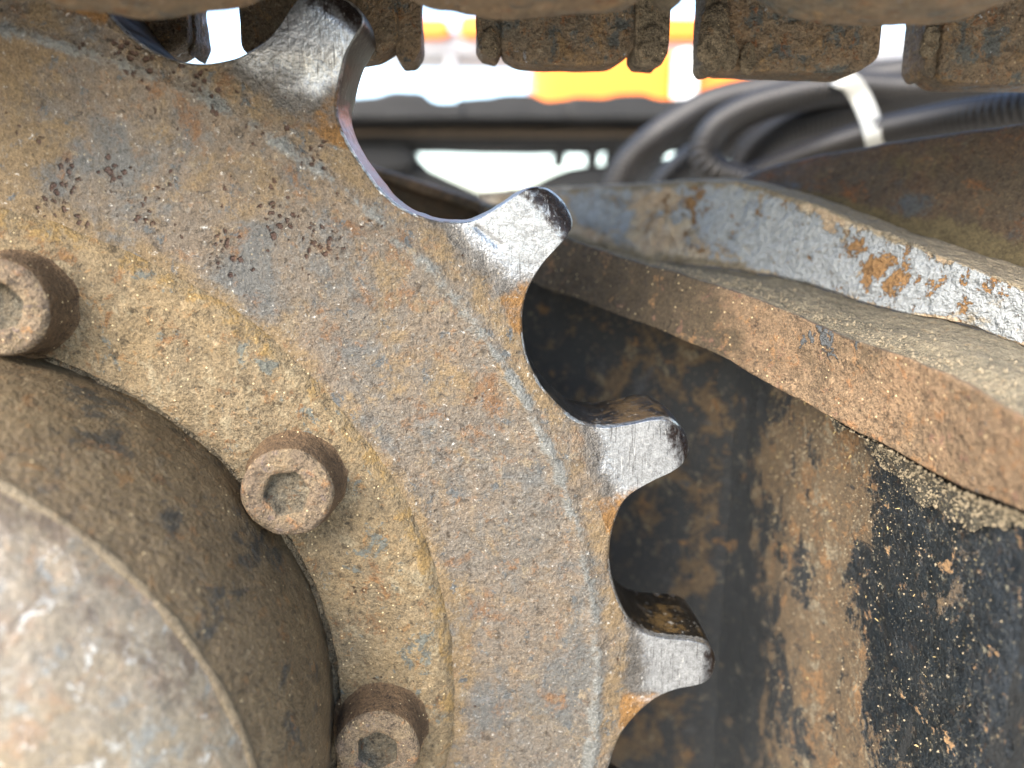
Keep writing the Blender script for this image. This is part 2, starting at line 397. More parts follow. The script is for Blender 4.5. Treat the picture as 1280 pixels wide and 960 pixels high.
# smooth, monotone angle at the foot of each tooth
n_ = len(out); drift = np.linspace(0, -2*math.pi, n_, endpoint=False) + ang[0]
res = ang - drift
kern = np.exp(-.5*(np.arange(-160,161)/55.0)**2); kern /= kern.sum()
res = np.convolve(np.concatenate([res[-200:], res, res[:200]]), kern, 'same')[200:-200]
foot = drift + res
deg = np.degrees(foot); deg = (deg + 180) % 360 - 180
vis = (deg > -16) & (deg < 92)
keep = vis | (np.arange(n_) % 6 == 0)
out, foot = out[keep], foot[keep]
nC = len(out)
R0, RI = .344, .262
rows_r = np.linspace(RI, R0, 62)
rows = [np.stack([CX + r*np.cos(foot), CZ + r*np.sin(foot)], -1) for r in rows_r]
base = rows[-1]
tt = np.concatenate([np.linspace(0, .9, 52)[1:], 1 - .1*(1-np.linspace(0, 1, 14)[1:])**1.0])
for t in tt: rows.append(base*(1-t) + out*t)
XZ = np.array(rows)                                          # rows x cols x 2
rr = np.hypot(XZ[...,0]-CX, XZ[...,1]-CZ)
lenv = np.linalg.norm(out-base, axis=1)
dist = np.full(rr.shape, 1.0); 
for i, t in enumerate(tt): dist[len(rows_r)+i] = (1-t)*lenv
# true distance to the outline near the teeth (columns fan out there)
Yf = np.zeros(rr.shape)
P3 = np.stack([XZ[...,0], Yf, XZ[...,1]], -1)
wob = fbm(P3, 18, 3, 5)*.0016
rim_r = rr + wob
Yf += -.0016*np.exp(-((rim_r-.3605)/.0035)**2)
Yf += .0045*sstep(.362, .388, rim_r) - .0012*sstep(.395, .425, rim_r)
Yf += .0075*np.clip((rr-.4235)/.0125, 0, 1)**2
Yf += .0016*np.clip(1-dist/.0022, 0, 1)**2
Yf += -.0011*sstep(.292, .278, rr)                           # slight build-up against the flange
Yf += (fbm(P3, 30, 5, 11)*.0006 + fbm(P3, 240, 3, 12)*.00016)*(1-.6*sstep(.38,.39,rr))
# a gouge across the second tooth from the top
gu, gv = pix(np.stack([XZ[...,0], Yf, XZ[...,1]], -1))
def seg_d(u, v, a, b):
    a, b = np.array(a, float), np.array(b, float); ab = b-a
    t = np.clip(((u-a[0])*ab[0]+(v-a[1])*ab[1])/(ab@ab), 0, 1)
    return np.hypot(u-a[0]-ab[0]*t, v-a[1]-ab[1]*t)
dg = np.minimum(seg_d(gu, gv, (596,284), (610,296)), seg_d(gu, gv, (610,296), (624,308)))
Yf += .0016*np.exp(-(dg/2.4)**2)
front = np.stack([XZ[...,0], Yf, XZ[...,1]], -1)
edge = front[-1]
wn = 12
walls = []
oc = out - base; ocn = np.stack([np.roll(out[:,1],-1)-np.roll(out[:,1],1), -(np.roll(out[:,0],-1)-np.roll(out[:,0],1))],1)
ocn /= np.linalg.norm(ocn,axis=1,keepdims=True); 
if (ocn*oc).sum() < 0: ocn = -ocn
for k in range(1, wn+1):
    t = k/wn; y = edge[:,1]*(1-t) + (THICK - .0035)*t
    crown = .0012*math.sin(math.pi*t)
    p = out + ocn*crown
    q = np.stack([p[:,0], y, p[:,1]], -1)
    q[:, [0,2]] += ocn*(fbm(q*np.array([1,.35,1]), 130, 3, 21)*.0004)[:,None]
    walls.append(q)
back = front[::-1].copy(); back[...,1] = THICK - (back[...,1]*.8)
allrows = np.concatenate([front, np.array(walls), back[::4]])
nr = len(allrows); nf = len(front); nw = len(walls)
u, v = pix(allrows)
RR = np.hypot(allrows[...,0]-CX, allrows[...,2]-CZ)
def blobs(u, v, L):
    s = np.zeros(u.shape)
    for (bu, bv, r, a) in L: s = np.maximum(s, a*np.exp(-((u-bu)**2+(v-bv)**2)/(r*r)))
    return s
A = {k: np.zeros((nr, nC)) for k in ('slate','brown','polish','lip','wear','halo','ridge','orange','wall','wallochre','ochre','pits','tip')}
fr = slice(0, nf); wl = slice(nf, nf+nw)
TH = np.degrees(np.arctan2(allrows[...,2]-CZ, allrows[...,0]-CX))
nz = fbm(allrows, 60, 4, 31)
A['ridge'][fr] = np.exp(-((RR[fr]-.3605+nz[fr]*.002)/.0042)**2) * (.62 + .38*sstep(-.4,.3,fbm(allrows[fr], 28, 3, 33)))
# bare steel on the tooth flanks: measured from each tooth's middle, a little to its upper side
mid = np.array([78, 58.7, 39.3, 20.1, 1.2, -18])
dm = np.min(np.abs(TH[...,None]-mid-.6), -1)
wv = sstep(.377, .399, RR + nz*.003) * (1 - sstep(.428, .4345, RR + nz*.002))
A['wear'][fr] = (wv*(1-sstep(3.6, 6.2, dm+nz*.5)))[fr]
sd_ = np.min(np.where(TH[...,None]-mid < 0, mid-TH[...,None], 99), -1)       # below each tooth's middle
A['orange'][fr] = (sstep(1.6, 3.4, sd_)*(1-sstep(5.2, 7.0, sd_))*sstep(.372,.38,RR)*(1-sstep(.396,.412,RR)))[fr]
A['wear'][fr] *= 1 - .75*A['orange'][fr]
A['halo'][fr] = (sstep(.370, .388, RR + nz*.003)*(1-sstep(3.5, 8.0, dm+nz*.6)))[fr]*(1-.6*A['orange'][fr])
A['tip'][fr] = (sstep(.416, .4315, RR + nz*.004))[fr]
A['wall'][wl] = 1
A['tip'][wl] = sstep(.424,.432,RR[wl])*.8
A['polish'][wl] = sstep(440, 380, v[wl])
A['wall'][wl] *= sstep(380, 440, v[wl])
A['lip'][fr] = (1-sstep(.0005, .0016, dist))*sstep(-.5, .3, fbm(allrows[fr], 90, 3, 37))
A['slate'][fr] = blobs(u[fr], v[fr], [(150,220,110,1),(330,300,120,1),(250,270,90,.9),(520,470,80,.8),(640,600,90,.9),(650,860,110,1),(700,760,60,.7),(90,150,60,.6)])
A['brown'][fr] = blobs(u[fr], v[fr], [(480,330,80,1),(600,520,60,.9),(440,400,50,.7),(620,760,60,.6),(230,120,70,.8),(380,170,60,.8)])
A['wallochre'][wl] = blobs(u[wl], v[wl], [(790,515,45,1),(830,775,32,.9),(690,495,25,.6),(430,180,40,.7)])
A['ochre'][fr] = (.9*sstep(.37,.35,RR)*sstep(68,84,TH) + .35*sstep(.362,.368,RR) + .55*sstep(.292,.278,RR+nz*.003))[fr] + blobs(u[fr], v[fr], [(230,240,60,.4),(500,400,60,.25)])
A['pits'] = blobs(u, v, [(45,175,40,.9),(80,205,30,.9),(140,225,34,1),(190,250,46,1),(215,290,30,.7),(275,310,40,1),(310,330,30,.7),(350,290,36,1),(400,300,44,1),(170,75,60,1),(230,95,70,1),(60,240,50,.8),(120,270,40,.7),(330,230,60,.7),(440,290,50,.7),(330,150,50,.7),(400,200,40,.7),(470,380,40,.4)])
A['pits'][nf:] = 0
sprocket = empty('drive_sprocket', (CX, 0, CZ), 'big rusty drive sprocket with bare steel worn teeth filling the left half', 'sprocket')
grid_obj('toothed_rim', allrows, M['rim'], sprocket, cc=True, attrs=A, flip=False)

def ring_grid(profile, a0, a1, na, fine=1):
    """profile [(r, y)] swept from a0 to a1 degrees about the sprocket's axis"""
    a = np.radians(np.linspace(a0, a1, na)); p = np.array(profile)
    return np.stack([CX + p[:,0,None]*np.cos(a), np.repeat(p[:,1,None], na, 1), CZ + p[:,0,None]*np.sin(a)], -1)
def prof_smooth(p, n): return spline(np.array(p, float), n)
def swept(name, prof, n, mat, parent, amp, sc, seed, attrs=None, wobble=0, flip=False):
    """a full turn, in one fine sector (the one in view) and one coarse sector, joined into one grid"""
    a = np.radians(np.concatenate([np.linspace(-30, 100, 620, endpoint=False), np.linspace(100, 330, 150, endpoint=False)]))
    p = prof_smooth(prof, n)
    P = np.stack([CX + p[:,0,None]*np.cos(a), np.repeat(p[:,1,None], len(a), 1), CZ + p[:,0,None]*np.sin(a)], -1)
    N = grid_normals(P, False, True)
    P = P + N*(fbm(P, sc, 5, seed)*amp)[...,None]
    if wobble:
        dr = fbm(np.repeat(P[:1], len(p), 0), 25, 4, seed+3)*wobble
        P[...,0] += np.cos(a)*dr; P[...,2] += np.sin(a)*dr
    return grid_obj(name, P, mat, parent, cc=True, flip=flip, attrs=attrs(P) if attrs else None)
def fl_attr(P):
    r = np.hypot(P[...,0]-CX, P[...,2]-CZ); u, v = pix(P)
    return {'edge': sstep(.266,.272,r), 'blue': blobs(u, v, [(305,435,22,1),(170,345,14,1),(530,820,22,1),(455,690,14,1),(330,445,18,1),(480,680,12,.8)])}
swept('bolt_flange', [(.2795,.004),(.2786,.0005),(.2765,-.0022),(.2725,-.0050),(.267,-.0063),(.255,-.0066),(.235,-.0066),(.218,-.0066),(.2142,-.0062),(.2130,-.004),(.2126,.02)], 90, M['flange'], sprocket, .0004, 70, 41, fl_attr, wobble=.0018)

def make_bolt(deg, tilt, i):
    c = sp(.2362, deg); bx, bz = c
    seg = 48; a = np.linspace(0, 2*math.pi, seg, endpoint=False)
    prof = [(.0290,-.0052),(.0262,-.0066),(.0249,-.0095),(.0242,-.016),(.0238,-.022),(.0234,-.0262),(.0228,-.0282),(.0214,-.0297),(.0200,-.0302),(.0170,-.0303),(.0140,-.0303)]
    fill = [.0, .0012, -.0032, .001, -.002, .0, .001, -.001, .002][i]
    hexr = .0122*math.cos(math.pi/6)/np.cos((a-tilt) % (math.pi/3) - math.pi/6)
    rows = [np.stack([bx+r*np.cos(a), np.full(seg, y), bz+r*np.sin(a)], -1) for r, y in prof]
    for k, y in ((1.06,-.0300),(1.0,-.0290)): rows.append(np.stack([bx+hexr*k*np.cos(a), np.full(seg, y), bz+hexr*k*np.sin(a)], -1))
    P = np.array(rows); N = grid_normals(P, False, True)
    P = P + N*(fbm(P, 110, 4, int(deg)+60)*.0008)[...,None]
    side = np.repeat((np.array([r for r, y in prof]+[0,0]) > .0232).astype(float)[:,None], seg, 1)
    b = grid_obj('bolt', P, M['bolt'], sprocket, cc=True, attrs={'side': side}, flip=False)
    rows = [P[-1]]
    for k, y in ((.985,-.0262),(.95,-.0238),(.84,-.0228),(.6,-.0226),(.3,-.0229),(.02,-.0226)):
        rows.append(np.stack([bx+hexr*k*np.cos(a), np.full(seg, y-fill), bz+hexr*k*np.sin(a)], -1))
    Q = np.array(rows); N = grid_normals(Q, False, True)
    Q[2:] = (Q + N*(fbm(Q, 160, 4, int(deg)+80)*.0007)[...,None])[2:]
    s = grid_obj('hex_socket', Q, M['socket'], b, cc=True)
    return b
angs = [73.2, 33.9, -4.2] + [73.2 + (360-77.4)/7*k for k in range(1, 7)]
for i, d in enumerate(angs): make_bolt(d, math.radians([12, 8, 26, 0, 20, 40, 10, 33, 50][i]), i)

# ------------------------------------------------------------------ final drive hub in the sprocket's middle
hub = empty('final_drive_hub', (CX, 0, CZ), 'domed brown final drive hub inside the ring of bolts', 'hub')
def hub_attr(P):
    u, v = pix(P)
    return {'dark': blobs(u, v, [(120,500,60,.8),(270,640,40,1),(330,690,30,1),(250,590,30,.6),(60,480,40,.4),(300,720,40,.4)])}
swept('hub_wall', [(.2078,.03),(.2085,-.004),(.2104,-.024),(.2105,-.046),(.2080,-.070),(.2030,-.089),(.1965,-.1035)], 90, M['hub'], hub, .0006, 45, 51, hub_attr)
swept('hub_seam', [(.1972,-.1020),(.1970,-.1040),(.1955,-.1054),(.1940,-.1056)], 10, M['seam'], hub, .0006, 90, 52)
def cov_attr(P):
    r = np.hypot(P[...,0]-CX, P[...,2]-CZ); return {'low': sstep(.155, .195, r)}
swept('hub_cover', [(.1950,-.1045),(.1880,-.1150),(.1780,-.1265),(.1650,-.1375),(.1520,-.1455),(.1440,-.1495),(.1408,-.1490),(.1395,-.142),(.134,-.138),(.10,-.140),(.05,-.142),(.002,-.142)], 110, M['hub_face'], hub, .0007, 60, 53, cov_attr)
# mud packed in the gap between hub and flange
swept('mud_seal', [(.2072,-.001),(.2095,-.0005),(.2118,.001),(.2135,.004)], 10, M['mud'], hub, .0022, 120, 54)

# ------------------------------------------------------------------ track frame on the right
frame = empty('track_undercarriage', tuple(at(1000, 420, .1)*np.array([1,1,0]) + np.array([0,0,EYE-.25])), 'welded undercarriage frame with rusty lower bar, peeling blue grey plate and brown flap', 'undercarriage')
def loft(name, lines, rows, nc, mat, parent, amp=.0006, sc=60, seed=0, attr=None, closed=True, soft=2, xs=None):
    """lines: control polylines (u, v, y) read off the photograph and set at their own depth; rows: steps between lines"""
    Ls = []
    for l in lines:
        w_ = at(*np.array(l, float).T); Ls.append(ease(spline(w_, nc), nc*.035))
    Q = []
    m = len(Ls)
    for i in range(m if closed else m-1):
        a, b = Ls[i], Ls[(i+1) % m]
        for t in range(rows[i]): Q.append(a + (b-a)*(t/rows[i]))
    if not closed: Q.append(Ls[-1])
    P = np.array(Q)
    for _ in range(soft):
        if closed: P = .5*P + .25*(np.roll(P,1,0)+np.roll(P,-1,0))
        else: P[1:-1] = .5*P[1:-1] + .25*(P[2:]+P[:-2])
    N = grid_normals(P, closed, False)
    P = P + N*(fbm(P, sc, 5, seed)*amp)[...,None]
    return grid_obj(name, P, mat, parent, cr=closed, caps=closed, attrs=attr(P) if attr else None)
def ease(A, sg):
    """straighten the small wobbles of a traced edge, keeping its ends"""
    h = int(3*sg); k = np.exp(-.5*(np.arange(-h, h+1)/sg)**2); k /= k.sum()
    E = np.concatenate([2*A[:1]-A[h:0:-1], A, 2*A[-1:]-A[-2:-h-2:-1]])
    return np.stack([np.convolve(E[:, i], k, 'valid') for i in range(A.shape[1])], 1)
def lift(l, du=0, dv=0, dy=0): return [(a+du, b+dv, c+dy) for a, b, c in l]
bar_bot = [(600,322,.195),(657,352,.165),(685,361,.15),(750,386,.115),(800,405,.088),(855,427,.063),(915,453,.038),(950,476,.024),(1002,502,.003),(1047,525,-.016),(1077,543,-.028),(1137,574,-.055),(1197,610,-.082),(1280,640,-.12),(1380,690,-.155)]
bar_top = [(600,254,.205),(657,276,.178),(715,299,.15),(800,328,.1),(875,349,.068),(961,378,.028),(1055,420,-.015),(1122,441,-.045),(1197,472,-.08),(1250,503,-.106),(1280,523,-.12),(1380,575,-.155)]
bar_tb = lift(bar_top, 0, 2, .03); bar_bb = lift(bar_bot, 0, -22, .03)
def bar_attr(P):
    u, v = pix(P)
    return {'dark': sstep(980, 760, u), 'chip_or_sheen': blobs(u, v, [(1018,420,26,1.1),(1000,445,16,1),(945,445,13,1),(1086,516,13,1),(1132,530,9,1),(965,452,8,.8),(1180,410,20,.6)])}
loft('lower_bar', [bar_top, bar_bot, bar_bb, bar_tb], [60, 8, 12, 8], 360, M['bar'], frame, .0009, 45, 61, bar_attr)
pl_bot = [(600,292,.36),(715,300,.275),(800,325,.215),(875,333,.165),(927,338,.14),(980,347,.115),(1025,358,.092),(1107,389,.05),(1194,400,.02),(1250,424,0),(1280,432,-.012),(1380,470,-.045)]
pl_top = [(600,243,.36),(700,237,.29),(800,231,.23),(912,225,.165),(950,234,.145),(1035,260,.095),(1080,282,.073),(1120,297,.054),(1165,315,.036),(1210,332,.018),(1280,360,-.008),(1380,400,-.045)]
pl_tb = [(600,240,.385),(700,233,.315),(800,228,.255),(920,221,.195),(960,226,.175),(1010,240,.155),(1067,260,.125),(1120,280,.10),(1165,297,.08),(1210,310,.062),(1280,332,.035),(1380,372,-.005)]
pl_bb = lift(pl_bot, 0, -4, .028)
def paint_attr(P):
    u, v = pix(P)
    tp = np.interp(u, [p[0] for p in pl_top], [p[1] for p in pl_top]); bt = np.interp(u, [p[0] for p in pl_bot], [p[1] for p in pl_bot])
    h = (v-tp)/np.maximum(bt-tp, 1)
    return {'paint': (-.25 + .75*sstep(840,1040,u))*sstep(.02,.2,h)*(1-sstep(.92,1.0,h)) + blobs(u, v, [(745,265,36,.8),(905,265,38,1),(945,300,32,1),(990,320,40,.8)]),
            'rust': blobs(u, v, [(1075,310,16,.9),(1095,335,22,1),(1120,345,26,1),(1160,350,16,.7),(1210,352,13,1),(1208,375,11,.9),(860,260,30,.6),(1250,345,26,.7)]),
            'dust': np.maximum(.9*sstep(.12,-.05,h), .7*sstep(.8,1.0,h)*sstep(1000,880,u))}
loft('painted_plate', [pl_top, pl_bot, pl_bb, pl_tb], [64, 8, 12, 14], 400, M['paint'], frame, .0010, 70, 62, paint_attr)
fl_base = [(905,250,.205),(930,232,.195),(997,248,.165),(1067,272,.135),(1120,292,.11),(1210,322,.072),(1280,344,.045),(1380,384,.0)]
fl_top = [(905,236,.21),(930,223,.205),(960,212,.20),(985,204,.195),(1035,194,.178),(1110,181,.15),(1145,175,.137),(1210,166,.112),(1280,156,.085),(1380,140,.04)]
fl_tb = lift(fl_top, 0, -2.5, .007); fl_bb = lift(fl_base, 0, 0, .012)
def flap_attr(P):
    u, v = pix(P); tp = np.interp(u, [p[0] for p in fl_top], [p[1] for p in fl_top]); bt = np.interp(u, [p[0] for p in fl_base], [p[1] for p in fl_base])
    return {'dust': sstep(.62,.95,(v-tp)/np.maximum(bt-tp,1))}
loft('upper_flap', [fl_top, fl_base, fl_bb, fl_tb], [50, 5, 12, 4], 260, M['flap'], frame, .0007, 55, 63, flap_attr, soft=1)
# inner rail and web seen through the upper tooth gap
rl_top = [(380,176,.30),(465,208,.285),(530,229,.275),(600,251,.265),(680,280,.25)]
rl_bot = [(380,190,.30),(477,224,.285),(530,242,.275),(592,264,.265),(680,298,.25)]
loft('inner_rail', [rl_top, rl_bot, lift(rl_bot,0,0,.03), lift(rl_top,0,-3,.03)], [10,4,8,4], 120, M['bar'], frame, .0006, 60, 64, lambda P: {'dark': np.full(P.shape[:2], .3), 'chip_or_sheen': np.zeros(P.shape[:2])})
wb_top = lift(rl_bot, 0, -4, .012); wb_bot = [(380,420,.30),(477,440,.295),(530,440,.285),(592,440,.275),(680,440,.26)]
loft('inner_web', [wb_top, wb_bot, lift(wb_bot,0,0,.012), lift(wb_top,0,0,.012)], [20,3,10,3], 60, M['flap'], frame, .0005, 60, 65, lambda P: {'dust': np.zeros(P.shape[:2])})

# packed dirt lying on the ledge between bar and plate
dl = [lift(bar_top, 0, 3, .012), lift(bar_top, 2, -1, .02), [(a, b, c) for a, b, c in
      [(600,258,.30),(700,296,.22),(800,324,.165),(875,339,.12),(940,352,.085),(1010,375,.055),(1080,405,.02),(1150,425,-.015),(1215,443,-.045),(1280,470,-.07),(1380,515,-.10)]],
      lift(pl_bot, 0, 3, -.004), lift(pl_bot, 0, 1, .006)]
P_ = [ease(spline(at(*np.array(l, float).T), 420), 15) for l in dl]
Q = []
for i, m in enumerate((4, 22, 22, 5)):
    for t in range(m): Q.append(P_[i] + (P_[i+1]-P_[i])*(t/m))
Q.append(P_[-1]); DP = np.array(Q)
DP[..., 2] += fbm(DP, 40, 3, 71)*.0012 + fbm(DP, 220, 3, 72)*.0009
dirt = grid_obj('packed_dirt', DP, M['dirt'], None)
tag(dirt, 'packed sandy dirt lying on the ledge above the rusty bar', 'dirt', kind='stuff')

# ------------------------------------------------------------------ guard sheet below the bar
gp = np.array([(430,.235),(560,.215),(650,.20),(760,.182),(850,.165),(900,.155),(910,.151),(930,.136),(950,.116),(970,.094),(1000,.063),(1045,.03),(1090,-.004),(1150,-.042),(1220,-.08),(1285,-.108),(1350,-.135)])
gxy = spline(np.stack([at(gp[:,0], 700, gp[:,1])[:,0], gp[:,1]], 1), 420)
gu_ = np.array([pix(np.array([x, y, at(900, 700, y)[2]]))[0] for x, y in gxy])
top_v = np.interp(gu_, [430,600,657,750,855,950,1047,1137,1197,1280,1350], [330,330,338,372,412,458,505,552,590,622,650])
gtop = np.array([at(uu, vv, yy)[2] for uu, vv, yy in zip(gu_, top_v, gxy[:,1])])
gz_bot = EYE - .62
ts = np.linspace(0, 1, 260)
GP = np.stack([np.repeat(gxy[None,:,0], 260, 0), np.repeat(gxy[None,:,1], 260, 0), gtop[None]*(1-ts[:,None]) + gz_bot*ts[:,None]], -1)
gn = grid_normals(GP); 
if gn[...,1].mean() > 0: gn = -gn
crustv = fbm(GP*np.array([1,1,.45]), 55, 5, 81)
gu2, gv2 = pix(GP)
rust_w = np.interp(gu2 + fbm(GP*np.array([1,1,.35]), 30, 5, 82)*30, [600,700,860,895,910,932,960,1030,1055,1090,1140,1400], [-.2,.0,.25,.0,-.45,-.5,.2,.9,.75,.15,-.4,-.6]) - .5*sstep(640, 480, gv2)*sstep(950, 1000, gu2)*0
GP = GP + gn*(crustv*.0008 + np.clip(rust_w-.5,0,1)*.0025*np.clip(crustv+.3,0,1.4))[...,None]
bk = GP + np.array([0, .006, 0]) - gn*.0
GPc = np.concatenate([GP, bk[::-1][::8]])
chip_or_sheen = np.concatenate([np.interp(gu2, [900,1080,1280],[0,.6,1]), np.zeros(bk[::8].shape[:2])])  # rises to the right; drives paint chips and the painted sheen
guard = empty('guard_sheet', (float(gxy[200,0]), float(gxy[200,1]), gz_bot), 'blackened curved guard sheet with rust band below the rusty bar', 'guard')
grid_obj('sheet', GPc, M['guard'], guard, cr=True, caps=True, attrs={'rust': np.concatenate([rust_w, rust_w[::-1][::8]]), 'chip_or_sheen': chip_or_sheen, 'matte': np.concatenate([sstep(1100, 900, gu2), np.ones(bk[::8].shape[:2])])})
# dirt fillet where the bar meets the sheet
fa = [(1040,524,-.012),(1077,546,-.027),(1137,576,-.052),(1197,612,-.078),(1280,645,-.112),(1340,672,-.13)]
fb = [(1040,526,.030),(1075,552,.004),(1108,590,-.016),(1150,622,-.042),(1215,652,-.078),(1300,676,-.116)]
A_, B_ = spline(at(*np.array(fa).T), 160), spline(at(*np.array(fb).T), 160)
FP = np.array([A_ + (B_-A_)*t + np.array([0, .004, .003])*math.sin(math.pi*t) for t in np.linspace(0, 1, 40)])
FP[..., 1] += fbm(FP, 160, 4, 74)*.0018
FP[20:, :, 2] += (np.linspace(0, 1, 20)[:,None])*fbm(FP[20:], 60, 4, 75)*.006
o = grid_obj('dirt_fillet', FP, M['grit_dirt'], None); tag(o, 'wedge of sandy dirt caught under the rusty bar on the black sheet', 'dirt', kind='stuff')

# ------------------------------------------------------------------ loose grit, dirt grains and straw
OCT = np.array([(1,0,0),(-1,0,0),(0,1,0),(0,-1,0),(0,0,1),(0,0,-1)], float)
OF = [(0,2,4),(2,1,4),(1,3,4),(3,0,4),(2,0,5),(1,2,5),(3,1,5),(0,3,5)]
def scatter(name, pts, sizes, mat, label, cat, long=None):
    V, Fc = [], []
    for k, (p, s) in enumerate(zip(pts, sizes)):
        o = OCT*RNG.uniform(.5, 1.2, (6,1))*s
        if long is not None:
            d = RNG.normal(size=3); d[1] *= .3; d /= np.linalg.norm(d)
            o = o*.28 + np.outer(o@d, d)*long*RNG.uniform(.5, 1)
        V.append(o + p); Fc += [tuple(i + 6*k for i in f) for f in OF]
    ob = mesh_obj(name, np.concatenate(V), Fc, mat, None, smooth=False); tag(ob, label, cat, kind='stuff'); return ob
def pick(P, n, wgt=None):
    u, v = pix(P); ok = (u > -20) & (u < 1300) & (v > -20) & (v < 980)
    w_ = ok.astype(float) if wgt is None else ok*wgt
    i = RNG.choice(P[...,0].size, n, p=(w_/w_.sum()).ravel()); return P.reshape(-1,3)[i] + RNG.normal(size=(n,3))*.0004
sz = lambda n, a, b: a*(b/a)**(RNG.random(n)**2.2)
fu, fv = pix(front)
scatter('grit', pick(front, 420, (rr < .366)*(.3+.7*sstep(400,800,fv))), sz(420, .00025, .0008), M['grain'], 'fine pale grit stuck on the face of the sprocket', 'grit')
scatter('dirt_grains', pick(DP[4:40], 2600, np.repeat(np.linspace(1,.05,36)[:,None]**2, DP.shape[1], 1)), sz(2600, .0003, .0014), M['grain'], 'loose sandy grains scattered over the dirt ledge', 'grit')
gw = (gu2 > 960)*(.25 + sstep(760, 560, gv2))*sstep(1290, 1180, gu2)
scatter('dirt_specks', pick(GP, 4200, gw) + np.array([0,-.0003,0]), sz(4200, .00016, .0010), M['grain'], 'pale dirt specks stuck on the black guard sheet', 'grit')
scatter('straw', pick(GP, 170, gw) + np.array([0,-.0004,0]), sz(170, .0006, .0020), M['straw'], 'short dry straw bits stuck on the black guard sheet', 'straw', long=1.6)
scatter('fillet_grains', pick(FP, 1500), sz(1500, .0004, .0014), M['grain'], 'coarse grains in the dirt wedge under the bar', 'grit')

# ------------------------------------------------------------------ track chain along the top
chain = empty('track_chain', (float(at(640,20,0)[0]), 0, EYE+.08), 'muddy steel track chain running along the top above the sprocket', 'track chain')
PITCH_X = .1447
def link(u0, u1, v0, v1, y0, y1, seed, near):
    """one link side plate: rail edge below, shoulders drawn in, boss above"""
    yf = y1 if near else y0
    a, b = at(u0, v0, yf), at(u1, v1, yf)
    x0, z0, x1, z1 = a[0], a[2], b[0], b[2]; L = x1-x0; H = .115
    if near: pr = [(x0+.006,z0+.012),(x0+.02,z0+.002),(x0+.05,z0-.001),(x1-.05,z1-.001),(x1-.02,z1+.002),(x1-.004,z1+.012),(x1+.004,z1+.04),(x1+.004,z1+H),(x0-.004,z0+H),(x0-.004,z0+.04)]
    else: pr = [(x0,z0+.006),(x0+.01,z0),(x0+.05,z0-.0005),(x1-.012,z1),(x1,z1+.008),(x1+.001,z1+H),(x0,z0+H)]
    return rounded_prism('link', np.array(pr), y0, y1, M['link'], chain, rnd=.006 if near else .0022, step=.0026, amp=.0010 if near else .0008, ny=10, seed=seed, sc=42)
for i, (a, b, va, vb) in enumerate([(-420,-80,22,22),(22,372,22,24),(468,832,22,24),(905,1250,30,36),(1345,1700,40,44)]): link(a, b, va, vb, -.105, -.045, 100+i, True)
far = [(-20,236,68,68),(302,498,76,70),(626,796,78,79),(884,1098,88,91),(1172,1400,104,108)]
for i, (a, b, va, vb) in enumerate(far): link(a, b, va, vb, 0.072, .104, 120+i, False)
# overlapping link ends (set a little back or forward of the plate they meet)
ends = [(495,527,79,77,.078),(597,629,69,74,.076),(793,835,81,82,.068),(880,906,90,90,.066),(1154,1174,94,98,.076),(232,246,70,70,.082)]
for i, (a, b, va, vb, y) in enumerate(ends):
    p, q = at(a, va, y), at(b, vb, y)
    pr = [(p[0],p[2]+.004),(p[0]+.003,p[2]),(q[0]-.004,q[2]),(q[0],q[2]+.007),(q[0]+.001,q[2]+.11),(p[0]-.001,p[2]+.11)]
    rounded_prism('link_end', np.array(pr), y, y+.026, M['link'] if i not in (2, 3) else M['mud'], chain, rnd=.0010, step=.0010, amp=.0009, ny=8, seed=140+i, sc=70)
# small nub between the near links at the left
for i, (a, b, va) in enumerate([(838,880,-14)]):
    p, q = at(a, va, -.07), at(b, va, -.07)
    pr = [(p[0],p[2]+.004),(p[0]+.004,p[2]),(q[0]-.003,q[2]),(q[0],q[2]+.006),(q[0],q[2]+.1),(p[0],p[2]+.1)]
    rounded_prism('link_end', np.array(pr), -.07, -.03, M['mud'], chain, rnd=.003, step=.002, amp=.0014, ny=6, seed=150+i, sc=80)
# mud caked on the links
for i, (u_, v_, y_, r_) in enumerate([(893,48,.066,.016),(908,66,.068,.009),(812,58,.068,.010),(612,52,.075,.008),(1163,52,.073,.009),(935,72,.07,.008)]):
    c = at(u_, v_, y_); n = 20
    th = np.linspace(0, math.pi, n)[:,None]; ph = np.linspace(0, 2*math.pi, 2*n, endpoint=False)[None]
    P = np.stack([np.sin(th)*np.cos(ph)*r_*.62, np.sin(th)*np.sin(ph)*r_*.28, np.cos(th)*r_+0*ph], -1) + c
    N = grid_normals(P, False, True); P = P + N*(fbm(P, 110, 4, 160+i)*r_*.22)[...,None]
    grid_obj('mud_clump', P, M['mud'], chain, cc=True)
